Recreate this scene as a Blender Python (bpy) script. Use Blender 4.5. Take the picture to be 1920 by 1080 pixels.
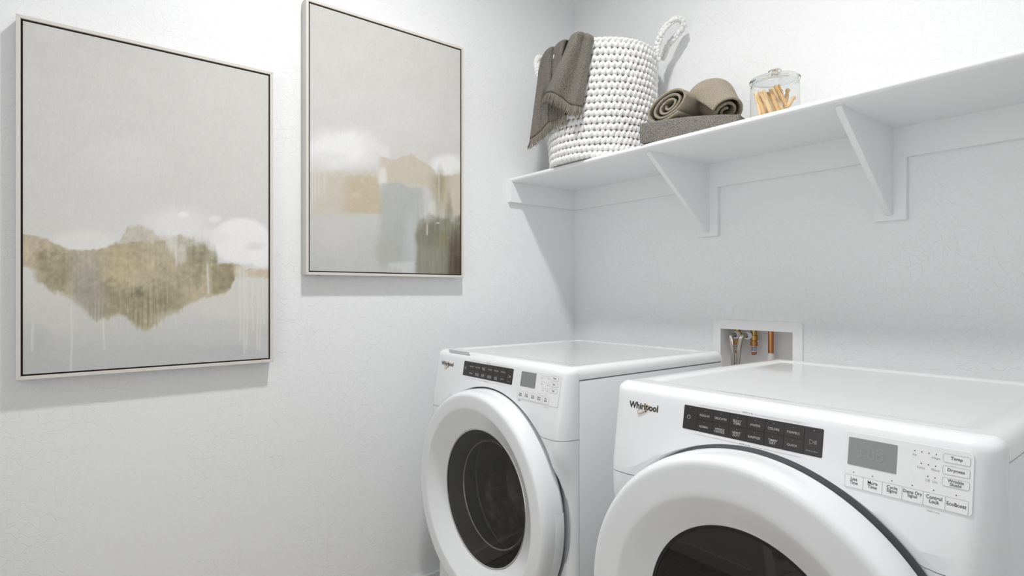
import bpy, bmesh, math, random
import numpy as np
from mathutils import Vector, Matrix

for o in list(bpy.data.objects): bpy.data.objects.remove(o)
S = bpy.context.scene
COL = S.collection
PI = math.pi
random.seed(7)

# ------------------------------------------------------------------ camera
F_PX, YAW, V0 = 1070.14, math.radians(51.6707), 548.59     # measured from the vanishing points
CAM = Vector((1.9864, -1.9571, 1.1966))
FW = Vector((-math.sin(YAW), math.cos(YAW), 0)); RT = Vector((math.cos(YAW), math.sin(YAW), 0)); UP = Vector((0, 0, 1))
cam_d = bpy.data.cameras.new('camera'); cam = bpy.data.objects.new('camera', cam_d); COL.objects.link(cam)
cam.location = CAM; cam.rotation_euler = (PI/2, 0, YAW)
cam_d.sensor_width = 36; cam_d.sensor_fit = 'HORIZONTAL'; cam_d.lens = 36*F_PX/1920; cam_d.shift_y = (V0-540)/1920
cam_d.clip_start = .02
S.camera = cam
def at(u, v, d):            # the point at depth d that the photograph shows at u, v
    return CAM + d*(FW + RT*((u-960)/F_PX) + UP*((V0-v)/F_PX))

# ------------------------------------------------------------------ world, exposure
W = bpy.data.worlds.new('world'); S.world = W; W.use_nodes = True
W.node_tree.nodes['Background'].inputs[0].default_value = (1, .995, .985, 1)
W.node_tree.nodes['Background'].inputs[1].default_value = 2.5      # even white fill added through the doorway to raise the ambient light
S.view_settings.view_transform = 'Standard'; S.view_settings.look = 'None'
S.cycles.diffuse_bounces = 8; S.cycles.max_bounces = 14
S.view_settings.gamma = 1; S.view_settings.use_curve_mapping = False
S.view_settings.exposure = -0.62
LAMP = dict(loc=(1.10, -1.24, 3.055), size=.15, energy=38, spread=145)

# ------------------------------------------------------------------ materials
def lin(c): return tuple(((x/255)/12.92 if x/255 <= .04045 else ((x/255+.055)/1.055)**2.4) for x in c)
MATS = {}
def mat(name, rgb=(.8, .8, .8), rough=.5, metal=0, spec=.5, coat=0, trans=0, ior=1.45, emit=0, alpha=1):
    m = bpy.data.materials.new(name); m.use_nodes = True
    b = m.node_tree.nodes['Principled BSDF']
    b.inputs['Base Color'].default_value = (*rgb, 1); b.inputs['Roughness'].default_value = rough
    b.inputs['Metallic'].default_value = metal; b.inputs['Specular IOR Level'].default_value = spec
    b.inputs['Coat Weight'].default_value = coat; b.inputs['Coat Roughness'].default_value = .05
    b.inputs['Transmission Weight'].default_value = trans; b.inputs['IOR'].default_value = ior
    if emit:
        b.inputs['Emission Color'].default_value = (1, .98, .95, 1); b.inputs['Emission Strength'].default_value = emit
    MATS[name] = m
    return m
def nd(m, t, **kw):
    n = m.node_tree.nodes.new(t)
    for k, v in kw.items():
        if k in n.inputs: n.inputs[k].default_value = v
        else: setattr(n, k, v)
    return n
def lk(m, a, b): m.node_tree.links.new(a, b)
def bump(m, height, strength, dist):
    b = nd(m, 'ShaderNodeBump', Strength=strength, Distance=dist); lk(m, height, b.inputs['Height'])
    lk(m, b.outputs[0], m.node_tree.nodes['Principled BSDF'].inputs['Normal']); return b
def mixcol(m, fac, a, b):
    n = nd(m, 'ShaderNodeMix'); n.data_type = 'RGBA'
    n.inputs[6].default_value = (*a, 1); n.inputs[7].default_value = (*b, 1); lk(m, fac, n.inputs[0])
    lk(m, n.outputs[2], m.node_tree.nodes['Principled BSDF'].inputs['Base Color']); return n

def wall_material():
    m = mat('knockdown_wall_paint', (.855, .865, .875), .42, spec=.45)
    tc = nd(m, 'ShaderNodeTexCoord')
    no = nd(m, 'ShaderNodeTexNoise', Scale=22.0, Detail=4.0)
    lk(m, tc.outputs['Object'], no.inputs['Vector'])
    sc = nd(m, 'ShaderNodeVectorMath', operation='SCALE'); sc.inputs[3].default_value = .045
    lk(m, no.outputs['Color'], sc.inputs[0])
    ad = nd(m, 'ShaderNodeVectorMath', operation='ADD'); lk(m, tc.outputs['Object'], ad.inputs[0]); lk(m, sc.outputs[0], ad.inputs[1])
    vo = nd(m, 'ShaderNodeTexVoronoi', Scale=41.0); vo.feature = 'F1'; lk(m, ad.outputs[0], vo.inputs['Vector'])
    ve = nd(m, 'ShaderNodeTexVoronoi', Scale=41.0); ve.feature = 'DISTANCE_TO_EDGE'; lk(m, ad.outputs[0], ve.inputs['Vector'])
    sx = nd(m, 'ShaderNodeSeparateColor'); lk(m, vo.outputs['Color'], sx.inputs[0])
    rp = nd(m, 'ShaderNodeMapRange'); rp.inputs[1].default_value = 0; rp.inputs[2].default_value = .07; rp.inputs[3].default_value = 0; rp.inputs[4].default_value = .20
    lk(m, ve.outputs['Distance'], rp.inputs[0])
    a2 = nd(m, 'ShaderNodeMath', operation='ADD'); lk(m, sx.outputs[0], a2.inputs[0]); lk(m, rp.outputs[0], a2.inputs[1])
    fn = nd(m, 'ShaderNodeTexNoise', Scale=3.0, Detail=2.0); lk(m, tc.outputs['Object'], fn.inputs['Vector'])
    mr = nd(m, 'ShaderNodeMapRange'); mr.inputs[1].default_value = .35; mr.inputs[2].default_value = .62; mr.inputs[3].default_value = .35; mr.inputs[4].default_value = 1
    lk(m, fn.outputs[0], mr.inputs[0])
    mu = nd(m, 'ShaderNodeMath', operation='MULTIPLY'); lk(m, a2.outputs[0], mu.inputs[0]); lk(m, mr.outputs[0], mu.inputs[1])
    bump(m, mu.outputs[0], .78, .0020)
    return m
M_wall = wall_material()
M_trim = mat('trim_white', (.85, .855, .865), .35)
M_ceil = mat('ceiling_white', (.88, .88, .88), .7)
M_app = mat('appliance_white', (.775, .788, .805), .26, spec=.5, coat=.35)
M_lid = mat('appliance_lid_white', (.80, .81, .815), .12, spec=.5, coat=.6)
M_dark = mat('dark_gap', (.012, .012, .014), .7)
M_grey = mat('gasket_grey', (.36, .375, .40), .6)
M_black = mat('control_black', (.028, .025, .025), .28)
M_print_w = mat('print_light', (.50, .50, .48), .5)
M_print_k = mat('print_black', (.02, .02, .022), .5)
M_print_g = mat('print_grey', (.35, .36, .37), .5)
M_line = mat('print_line_grey', (.45, .46, .48), .5)
M_disp = mat('display_grey', (.24, .245, .25), .25)
M_seg = mat('display_segment', (.262, .267, .272), .3)
M_chrome = mat('logo_dark_metal', (.05, .045, .04), .3, metal=.4)
M_gold = mat('logo_gold', (.62, .47, .30), .25, metal=1)
M_panelw = mat('panel_white', (.79, .80, .81), .3)
M_glass_d = mat('dark_door_glass', (.012, .011, .010), .03, spec=.55, coat=0, ior=1.5)
M_steel = mat('drum_steel', (.62, .58, .54), .25, metal=1)
M_rubber = mat('door_rubber', (.015, .015, .016), .35)
M_silver = mat('silver_rim', (.6, .6, .6), .25, metal=1)
M_frame = mat('frame_offwhite', lin((214, 211, 205)), .45)
M_liner = mat('frame_dark_liner', lin((92, 79, 70)), .7)
M_glass = mat('clear_glass', (1, 1, 1), 0, trans=1, ior=1.42)
def thin_glass(name, tint, k, base, rough=.02):
    m = bpy.data.materials.new(name); m.use_nodes = True; nt = m.node_tree; nt.nodes.clear()
    out = nt.nodes.new('ShaderNodeOutputMaterial'); mx = nt.nodes.new('ShaderNodeMixShader'); lw = nt.nodes.new('ShaderNodeLayerWeight'); lw.inputs['Blend'].default_value = .5
    pw = nt.nodes.new('ShaderNodeMath'); pw.operation = 'POWER'; pw.inputs[1].default_value = 4.0
    ma = nt.nodes.new('ShaderNodeMath'); ma.operation = 'MULTIPLY_ADD'; ma.inputs[1].default_value = k; ma.inputs[2].default_value = base
    tr = nt.nodes.new('ShaderNodeBsdfTransparent'); tr.inputs[0].default_value = (*tint, 1); gl = nt.nodes.new('ShaderNodeBsdfGlossy'); gl.inputs['Roughness'].default_value = rough
    L = nt.links.new
    L(lw.outputs['Facing'], pw.inputs[0]); L(pw.outputs[0], ma.inputs[0]); L(ma.outputs[0], mx.inputs[0]); L(tr.outputs[0], mx.inputs[1]); L(gl.outputs[0], mx.inputs[2]); L(mx.outputs[0], out.inputs[0]); return m
M_glass_w = thin_glass('tinted_door_glass', (.55, .52, .50), .6, .04)
M_bowl = thin_glass('smoked_bowl_glass', (.80, .78, .76), .7, .06)
M_thin = thin_glass('thin_clear_glass', (.955, .965, .96), .55, .03)
M_brass = mat('brass', (.50, .33, .10), .3, metal=1)
M_copper = mat('copper', (.55, .25, .11), .32, metal=1)
M_white_pl = mat('white_plastic', (.87, .875, .88), .3)
M_lab = mat('sticker_white', (.72, .72, .72), .4)
M_lab_b = mat('sticker_blue', (.03, .06, .22), .4)
M_lab_r = mat('sticker_red', (.5, .04, .04), .4)
M_bulb = mat('lamp_lens', (.9, .9, .9), .4, emit=6)

def drum_mat():
    m = M_steel; tc = nd(m, 'ShaderNodeTexCoord'); v = nd(m, 'ShaderNodeTexVoronoi', Scale=24.0)
    lk(m, tc.outputs['Object'], v.inputs['Vector']); bump(m, v.outputs['Distance'], .9, .012)
drum_mat()
def braid_mat():
    m = mat('braided_steel', (.50, .47, .42), .3, metal=1); tc = nd(m, 'ShaderNodeTexCoord')
    w = nd(m, 'ShaderNodeTexWave', Scale=170.0, Distortion=1.5); lk(m, tc.outputs['Object'], w.inputs['Vector'])
    bump(m, w.outputs['Fac'], .6, .001); return m
M_braid = braid_mat()
def cloth_mat(name, a, b, scale, bscale, bs, bd):
    m = mat(name, a, .95, spec=.1)
    m.node_tree.nodes['Principled BSDF'].inputs['Sheen Weight'].default_value = .25
    tc = nd(m, 'ShaderNodeTexCoord'); n = nd(m, 'ShaderNodeTexNoise', Scale=scale, Detail=2.0)
    lk(m, tc.outputs['Object'], n.inputs['Vector'])
    r = nd(m, 'ShaderNodeMapRange'); r.inputs[1].default_value = .36; r.inputs[2].default_value = .64; lk(m, n.outputs[0], r.inputs[0])
    mixcol(m, r.outputs[0], a, b)
    n2 = nd(m, 'ShaderNodeTexVoronoi', Scale=bscale); lk(m, tc.outputs['Object'], n2.inputs['Vector'])
    bump(m, n2.outputs['Distance'], bs, bd); return m
M_towel_d = cloth_mat('charcoal_taupe_weave', lin((78, 74, 68)), lin((154, 147, 136)), 520, 480, .9, .003)
M_towel_f = cloth_mat('charcoal_waffle_weave', lin((88, 85, 81)), lin((160, 155, 147)), 480, 420, .9, .003)
M_towel_t = cloth_mat('taupe_terry', lin((166, 154, 132)), lin((212, 200, 177)), 480, 460, 1.0, .005)
M_fringe = mat('fringe_thread', lin((140, 134, 124)), .95, spec=.1)
M_cotton = cloth_mat('white_cotton_cord', (.80, .80, .79), (.87, .87, .86), 60, 260, .12, .002)
def wood_mat():
    m = mat('pale_beech', lin((222, 190, 145)), .55, spec=.3)
    tc = nd(m, 'ShaderNodeTexCoord'); n = nd(m, 'ShaderNodeTexNoise', Scale=40.0); lk(m, tc.outputs['Object'], n.inputs['Vector'])
    oi = nd(m, 'ShaderNodeObjectInfo'); ad = nd(m, 'ShaderNodeMath', operation='ADD'); lk(m, n.outputs[0], ad.inputs[0]); lk(m, oi.outputs['Random'], ad.inputs[1])
    r = nd(m, 'ShaderNodeMapRange'); r.inputs[1].default_value = .4; r.inputs[2].default_value = 1.5; lk(m, ad.outputs[0], r.inputs[0])
    mixcol(m, r.outputs[0], lin((232, 208, 170)), lin((206, 162, 106))); return m
M_wood = wood_mat()
def plank_mat():
    m = mat('wood_look_tile', (.2, .18, .15), .4)
    tc = nd(m, 'ShaderNodeTexCoord'); mp = nd(m, 'ShaderNodeMapping'); mp.inputs['Scale'].default_value = (22, 1.6, 1)
    oi = nd(m, 'ShaderNodeObjectInfo'); lk(m, tc.outputs['Object'], mp.inputs[0]); lk(m, oi.outputs['Location'], mp.inputs['Location'])
    n = nd(m, 'ShaderNodeTexNoise', Scale=2.0, Detail=5.0); lk(m, mp.outputs[0], n.inputs['Vector'])
    r = nd(m, 'ShaderNodeMapRange'); r.inputs[1].default_value = .3; r.inputs[2].default_value = .7; lk(m, n.outputs[0], r.inputs[0])
    mixcol(m, r.outputs[0], (.17, .145, .12), (.36, .33, .29)); return m
M_plank = plank_mat()

# ------------------------------------------------------------------ mesh helpers
def finish(me, angle):
    if angle is None: return
    me.shade_smooth(); me.set_sharp_from_angle(angle=math.radians(angle))
def obj(name, me, m, parent=None, angle=None):
    if isinstance(me, bmesh.types.BMesh):
        bm = me; me = bpy.data.meshes.new(name); bm.to_mesh(me); bm.free()
    elif isinstance(me, tuple):
        v, f = me; me = bpy.data.meshes.new(name); me.from_pydata([tuple(p) for p in v], [], f); me.update()
    o = bpy.data.objects.new(name, me); COL.objects.link(o)
    if m and not me.materials: me.materials.append(m)
    if parent: o.parent = parent
    finish(me, angle)
    return o
def tag(o, label=None, cat=None, group=None, kind=None):
    if label: o['label'] = label
    if cat: o['category'] = cat
    if group: o['group'] = group
    if kind: o['kind'] = kind
    return o
def thing(name, label, cat, loc=(0, 0, 0), group=None, kind=None):
    o = bpy.data.objects.new(name, None); COL.objects.link(o); o.location = loc; o.empty_display_size = .05
    return tag(o, label, cat, group, kind)
def box(x0, y0, z0, x1, y1, z1, bev=0, seg=2, bm=None):
    b = bm or bmesh.new()
    r = bmesh.ops.create_cube(b, size=1)
    for v in r['verts']:
        v.co = Vector(((x0+x1)/2 + v.co.x*(x1-x0), (y0+y1)/2 + v.co.y*(y1-y0), (z0+z1)/2 + v.co.z*(z1-z0)))
    if bev:
        es = list({e for v in r['verts'] for e in v.link_edges})
        bmesh.ops.bevel(b, geom=es, offset=bev, segments=seg, profile=.5, affect='EDGES')
    return b
class MB:
    def __init__(s): s.v = []; s.f = []
    def add(s, v, f):
        n = len(s.v); s.v += [tuple(p) for p in v]; s.f += [tuple(i+n for i in q) for q in f]; return s
    def data(s): return (s.v, s.f)
def lathe(prof, seg=64, axis='z', c=(0, 0, 0), closed=False):
    """prof = [(radius, height)], around z, or around -y for axis 'y' (height = distance forward)"""
    v = []; f = []; n = len(prof)
    for k in range(seg):
        a = 2*PI*k/seg
        for r, h in prof:
            if axis == 'z': v.append((c[0]+r*math.cos(a), c[1]+r*math.sin(a), c[2]+h))
            else: v.append((c[0]+r*math.cos(a), c[1]-h, c[2]+r*math.sin(a)))
    m = n if closed else n-1
    for k in range(seg):
        k2 = (k+1) % seg
        for i in range(m):
            j = (i+1) % n
            q = (k*n+i, k2*n+i, k2*n+j, k*n+j)
            f.append(q)
    bm = bmesh.new(); vs = [bm.verts.new(p) for p in v]
    for q in f: bm.faces.new([vs[i] for i in q])
    bmesh.ops.remove_doubles(bm, verts=bm.verts, dist=1e-6)
    bmesh.ops.recalc_face_normals(bm, faces=bm.faces)
    return bm
def tube(pts, r, seg=8, closed=False, cap=True):
    pts = [Vector(p) for p in pts]; n = len(pts)
    rr = r if hasattr(r, '__len__') else [r]*n
    v = []; f = []; prev = None
    for i, p in enumerate(pts):
        a = pts[(i-1) % n] if (closed or i) else p; b = pts[(i+1) % n] if (closed or i < n-1) else p
        t = (b-a).normalized()
        if prev is None:
            prev = t.orthogonal().normalized()
        prev = (prev - t*prev.dot(t)).normalized(); bi = t.cross(prev)
        for k in range(seg):
            an = 2*PI*k/seg; v.append(p + rr[i]*(math.cos(an)*prev + math.sin(an)*bi))
    for i in range(n if closed else n-1):
        j = (i+1) % n
        for k in range(seg):
            l = (k+1) % seg; f.append((i*seg+k, i*seg+l, j*seg+l, j*seg+k))
    if cap and not closed:
        f.append(tuple(reversed(range(seg)))); f.append(tuple((n-1)*seg+k for k in range(seg)))
    return v, f
def grid(rows):             # rows of points -> quads
    v = [p for r in rows for p in r]; n = len(rows[0]); f = []
    for i in range(len(rows)-1):
        for j in range(n-1): f.append((i*n+j, i*n+j+1, (i+1)*n+j+1, (i+1)*n+j))
    return v, f
def prism(pts2, fn, d0, d1):  # 2D outline -> plate; fn(x, z, d) maps to 3D
    n = len(pts2); v = [fn(x, z, d0) for x, z in pts2] + [fn(x, z, d1) for x, z in pts2]
    f = [tuple(range(n, 2*n)), tuple(reversed(range(n)))]
    for i in range(n): j = (i+1) % n; f.append((i, j, n+j, n+i))
    return v, f
def ringplate(outer, inner, fn, d0, d1):
    n = len(outer); v = []
    for loop in (outer, inner):
        for d in (d0, d1): v += [fn(x, z, d) for x, z in loop]
    f = []
    for i in range(n):
        j = (i+1) % n
        f += [(n+i, n+j, 3*n+j, 3*n+i), (i, j, n+j, n+i), (2*n+j, 2*n+i, 3*n+i, 3*n+j), (j, i, 2*n+i, 2*n+j)]
    return v, f
def rrect(x0, z0, x1, z1, r, n=5):
    p = []
    for cx, cz, a0 in ((x1-r, z1-r, 0), (x0+r, z1-r, 90), (x0+r, z0+r, 180), (x1-r, z0+r, 270)):
        for k in range(n+1):
            a = math.radians(a0+90*k/n); p.append((cx+r*math.cos(a), cz+r*math.sin(a)))
    return p
def smooth(a, b, x):
    t = min(1, max(0, (x-a)/(b-a))); return t*t*(3-2*t)
def subdiv(o, lv=1):
    md = o.modifiers.new('subdivision', 'SUBSURF'); md.levels = lv; md.render_levels = lv; return o

# ------------------------------------------------------------------ the room
RX, RY, RZ = 2.45, -2.4835, 3.07
HX0, HX1, HZ0, HZ1 = .7885, 1.0579, .80, 1.0613           # hole of the washing machine outlet box
def struct(name, me, m, label=None, angle=None):
    o = obj(name, me, m, None, angle); o['kind'] = 'structure'
    if label: o['label'] = label
    return o
struct('wall_left', box(-.12, RY-.12, 0, 0, .12, RZ), M_wall, 'white textured wall carrying the two framed paintings')
b = box(0, 0, 0, HX0, .12, RZ); box(HX1, 0, 0, RX, .12, RZ, bm=b); box(HX0, 0, HZ1, HX1, .12, RZ, bm=b); box(HX0, 0, 0, HX1, .12, HZ0, bm=b)
struct('wall_back', b, M_wall, 'white textured wall behind the washer, dryer and shelf')
struct('wall_right', box(RX, RY-.12, 0, RX+.12, .12, RZ), M_wall, 'white textured wall beside the dryer')
DX0, DX1, DZ = .81, 1.62, 2.06
b = box(0, RY-.12, 0, DX0, RY, RZ); box(DX1, RY-.12, 0, RX, RY, RZ, bm=b); box(DX0, RY-.12, DZ, DX1, RY, RZ, bm=b)
struct('wall_front', b, M_wall, 'white textured wall with a doorway behind the viewer')
struct('ceiling', box(-.12, RY-.12, RZ, RX+.12, .12, RZ+.1), M_ceil, 'plain white ceiling')
fl = struct('floor', box(-.12, RY-1.2, -.06, RX+.12, .12, -.010), mat('grout_grey', (.16, .15, .14), .8), 'brown wood-look plank floor')
pl = None
for i in range(16):
    x0 = -.081+.16*i
    for k in range(5):
        y0 = -3.62+.9*k-(.3*(i % 3))+.3
        if y0 > 0 or y0+.9 < RY-1.15 or x0+.157 > RX+.05: continue
        if pl is None:
            pl = bpy.data.meshes.new('plank'); bb = box(0, 0, -.012, .157, .897, 0, .0012, 1); bb.to_mesh(pl); bb.free(); pl.materials.append(M_plank)
        o = bpy.data.objects.new('plank', pl); COL.objects.link(o); o.parent = fl; o.location = (x0, y0, 0)
for nm, a in (('baseboard_left', (0, RY, 0, .014, 0, .083)), ('baseboard_back', (.014, -.014, 0, RX, 0, .10)), ('baseboard_right', (RX-.014, RY, 0, RX, -.014, .10)),
              ('baseboard_front', (.014, RY, 0, DX0-.095, RY+.014, .10))):
    struct(nm, box(*a, .004), M_trim, 'white baseboard along the wall')
b = box(DX0-.09, RY, 0, DX0, RY+.018, DZ+.09, .004); box(DX1, RY, 0, DX1+.09, RY+.018, DZ+.09, .004, bm=b); box(DX0, RY, DZ, DX1, RY+.018, DZ+.09, .004, bm=b)
struct('trim_1', b, M_trim, 'white casing around the doorway')

# ceiling lamp: the one light of the room
t = thing('ceiling_light', 'round white recessed ceiling light over the laundry room', 'light', (LAMP['loc'][0], LAMP['loc'][1], RZ))
obj('trim_ring', lathe([(.078, .001), (.078, -.006), (.10, -.004), (.10, .001)], 48, closed=True), M_white_pl, t, 40)
obj('lens', lathe([(.0005, -.002), (.078, -.002), (.078, .001), (.0005, .001)], 40), M_bulb, t, 40)
ld = bpy.data.lights.new('ceiling_light_lamp', 'AREA'); ld.shape = 'DISK'; ld.size = LAMP['size']; ld.energy = LAMP['energy']; ld.color = (1, .99, .975); ld.spread = math.radians(LAMP['spread'])
lo = bpy.data.objects.new('lamp_glow', ld); COL.objects.link(lo); lo.parent = t; lo.location = (0, 0, LAMP['loc'][2]-RZ)

# ------------------------------------------------------------------ shelf
SH_Z, SH_Y = 1.683, -.402
t = thing('wall_shelf', 'long white painted wooden shelf on brackets above the machines', 'shelf', (0, 0, SH_Z))
def P_(bm, zoff=SH_Z):
    for v in bm.verts: v.co.z -= zoff
    return bm
b = bmesh.new()
prof = [(0, 1.683), (-.392, 1.683), (-.398, 1.6845), (-.4018, 1.689), (-.402, 1.693), (-.4005, 1.698), (-.396, 1.7015), (-.39, 1.7025), (0, 1.7025)]
vs0 = [b.verts.new((.0, y, z)) for y, z in prof]; vs1 = [b.verts.new((RX, y, z)) for y, z in prof]
n = len(prof)
for i in range(n): b.faces.new((vs0[i], vs0[(i+1) % n], vs1[(i+1) % n], vs1[i]))
b.faces.new(vs0); b.faces.new(vs1); bmesh.ops.recalc_face_normals(b, faces=b.faces)
obj('shelf_board', P_(b), M_trim, t, 40)
obj('ledger', P_(box(.0, -.4107, 1.5945, .019, -.0, 1.6835, .0015)), M_trim, t)
obj('ledger', P_(box(.019, -.019, 1.5945, RX, 0, 1.6835, .001)), M_trim, t)
def bracket(x0, x1):
    xm = (x0+x1)/2
    pb = obj('bracket', P_(box(x0, -.019, 1.4112, x1, 0, 1.595, .0015)), M_trim, t)
    # triangular gusset with a rounded nose and slope
    g = [(-.0185, 1.684), (-.372, 1.684), (-.374, 1.679), (-.370, 1.672), (-.040, 1.432), (-.030, 1.426), (-.0185, 1.425)]
    bm = bmesh.new(); h = .0095
    a_ = [bm.verts.new((xm-h, y, z)) for y, z in g]; c_ = [bm.verts.new((xm+h, y, z)) for y, z in g]
    bm.faces.new(a_); bm.faces.new(list(reversed(c_))); k = len(g)
    for i in range(k): bm.faces.new((a_[i], c_[i], c_[(i+1) % k], a_[(i+1) % k]))
    bmesh.ops.recalc_face_normals(bm, faces=bm.faces)
    es = [e for e in bm.edges if abs(e.verts[0].co.x-e.verts[1].co.x) < 1e-6 and not (e.verts[0].co.y > -.02 and e.verts[1].co.y > -.02) and not (e.verts[0].co.z > 1.683 and e.verts[1].co.z > 1.683)]
    bmesh.ops.bevel(bm, geom=es, offset=.004, segments=2, profile=.5, affect='EDGES')
    obj('gusset', P_(bm), M_trim, pb, 35)
bracket(.6937, .7807); bracket(1.3064, 1.3922); bracket(1.92, 2.007)

# ------------------------------------------------------------------ paintings
def vnoise(x, y, seed=0):
    xi = np.floor(x).astype(np.int64); yi = np.floor(y).astype(np.int64); xf = x-xi; yf = y-yi
    def h(a, b):
        n = (a*374761393 + b*668265263 + seed*1442695041) & 0x7fffffff
        n = ((n ^ (n >> 13))*1274126177) & 0x7fffffff
        return ((n ^ (n >> 16)) & 0xffff)/65535.0
    u = xf*xf*(3-2*xf); w = yf*yf*(3-2*yf)
    return (h(xi, yi)*(1-u)+h(xi+1, yi)*u)*(1-w) + (h(xi, yi+1)*(1-u)+h(xi+1, yi+1)*u)*w
def fbm(x, y, seed=0, o=4):
    r = 0; a = .5
    for k in range(o): r = r + a*vnoise(x*2**k, y*2**k, seed+k); a *= .5
    return r/(1-.5**o)
def sst(a, b, x):
    t = np.clip((x-a)/(b-a), 0, 1); return t*t*(3-2*t)

def painting(name, label, y0, y1, z0, z1, paint, top_cut, pads):
    t = thing(name, label, 'painting', (0, (y0+y1)/2, z0), 'framed abstract canvases on the left wall')
    ym = (y0+y1)/2; w = (y1-y0)/2; h = z1-z0; fw = .0095; xb, xf = .004, .0435
    def rail(pts):
        v = [(xb, y, z) for y, z in pts]+[(xf, y, z) for y, z in pts]
        f = [(3, 2, 1, 0), (4, 5, 6, 7)]+[(i, (i+1) % 4, 4+(i+1) % 4, 4+i) for i in range(4)]
        bm = bmesh.new(); vs = [bm.verts.new(p) for p in v]
        for q in f: bm.faces.new([vs[i] for i in q])
        bmesh.ops.recalc_face_normals(bm, faces=bm.faces)
        bmesh.ops.bevel(bm, geom=[e for e in bm.edges if abs(e.verts[0].co.x-e.verts[1].co.x) < 1e-6 and e.verts[0].co.x > xf-1e-5], offset=.0008, segments=1, affect='EDGES')
        obj('frame_rail', bm, M_frame, t)
    rail([(-w, 0), (w, 0), (w-fw, fw), (-w+fw, fw)]); rail([(w, 0), (w, h), (w-fw, h-fw), (w-fw, fw)])
    rail([(w, h), (-w, h), (-w+fw, h-fw), (w-fw, h-fw)]); rail([(-w, h), (-w, 0), (-w+fw, fw), (-w+fw, h-fw)])
    obj('frame_liner', box(xb+.001, -w+fw-.001, fw-.001, .016, w-fw+.001, h-fw+.001), M_liner, t)
    lin_ = .0012
    for a in ((-w+fw, fw, -w+fw+lin_, h-fw), (w-fw-lin_, fw, w-fw, h-fw), (-w+fw, fw, w-fw, fw+lin_), (-w+fw, h-fw-lin_, w-fw, h-fw)):
        obj('liner_strip', box(.015, a[0], a[1], .0405, a[2], a[3]), M_liner, t)
    # canvas: stretched block with a painted face
    g = fw+.0045; cx = .0395
    nu = 240; tops = np.linspace(0, 1, 260)
    zs = np.where(tops < .75, tops/.75*top_cut, top_cut+(tops-.75)/.25*(1-top_cut))
    us = np.linspace(0, 1, nu)
    U, Z = np.meshgrid(us, zs)
    Y = -w+g+U*(2*w-2*g); Zl = g+Z*(h-2*g)
    verts = np.stack([np.full(Y.size, cx), Y.ravel(), Zl.ravel()], 1)
    n = nu; m_ = len(zs)
    idx = np.arange(n*m_).reshape(m_, n)
    faces = np.stack([idx[:-1, :-1].ravel(), idx[:-1, 1:].ravel(), idx[1:, 1:].ravel(), idx[1:, :-1].ravel()], 1)
    V = verts.tolist(); Fc = faces.tolist(); base = len(V)
    rim = list(idx[0, :])+list(idx[1:, -1])+list(idx[-1, -2::-1])+list(idx[-2:0:-1, 0])
    for i in rim: p = V[i]; V.append([.016, p[1], p[2]])
    for k in range(len(rim)):
        k2 = (k+1) % len(rim); Fc.append([int(rim[k2]), int(rim[k]), base+k, base+k2])
    me = bpy.data.meshes.new('canvas'); me.from_pydata(V, [], Fc); me.update()
    # photograph coordinates of every canvas point
    dx = np.full(len(V), cx)-CAM.x; dy = np.array([p[1] for p in V])+ym-CAM.y; dz = np.array([p[2] for p in V])+z0-CAM.z
    d = dx*FW.x+dy*FW.y; px = 960+F_PX*(dx*RT.x+dy*RT.y)/d; py = V0-F_PX*dz/d
    rgb = paint(px, py)/255.0
    rgb = np.where(rgb <= .04045, rgb/12.92, ((rgb+.055)/1.055)**2.4)
    at_ = me.color_attributes.new('paint', 'FLOAT_COLOR', 'POINT')
    at_.data.foreach_set('color', np.concatenate([rgb, np.ones((len(V), 1))], 1).astype(np.float32).ravel())
    o = obj('canvas', me, M_canvas, t); o['label'] = label.split(' in a')[0]
    for yy in pads: obj('wall_bumper', box(0, yy-.006, -.001, .012, yy+.006, .010, .002), M_liner, t)
def canvas_mat():
    m = mat('painted_canvas', (.7, .7, .7), .75, spec=.25)
    a = nd(m, 'ShaderNodeAttribute', attribute_name='paint'); lk(m, a.outputs['Color'], m.node_tree.nodes['Principled BSDF'].inputs['Base Color'])
    tc = nd(m, 'ShaderNodeTexCoord'); n = nd(m, 'ShaderNodeTexNoise', Scale=420.0); lk(m, tc.outputs['Object'], n.inputs['Vector'])
    bump(m, n.outputs[0], .25, .001); return m
M_canvas = canvas_mat()
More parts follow.
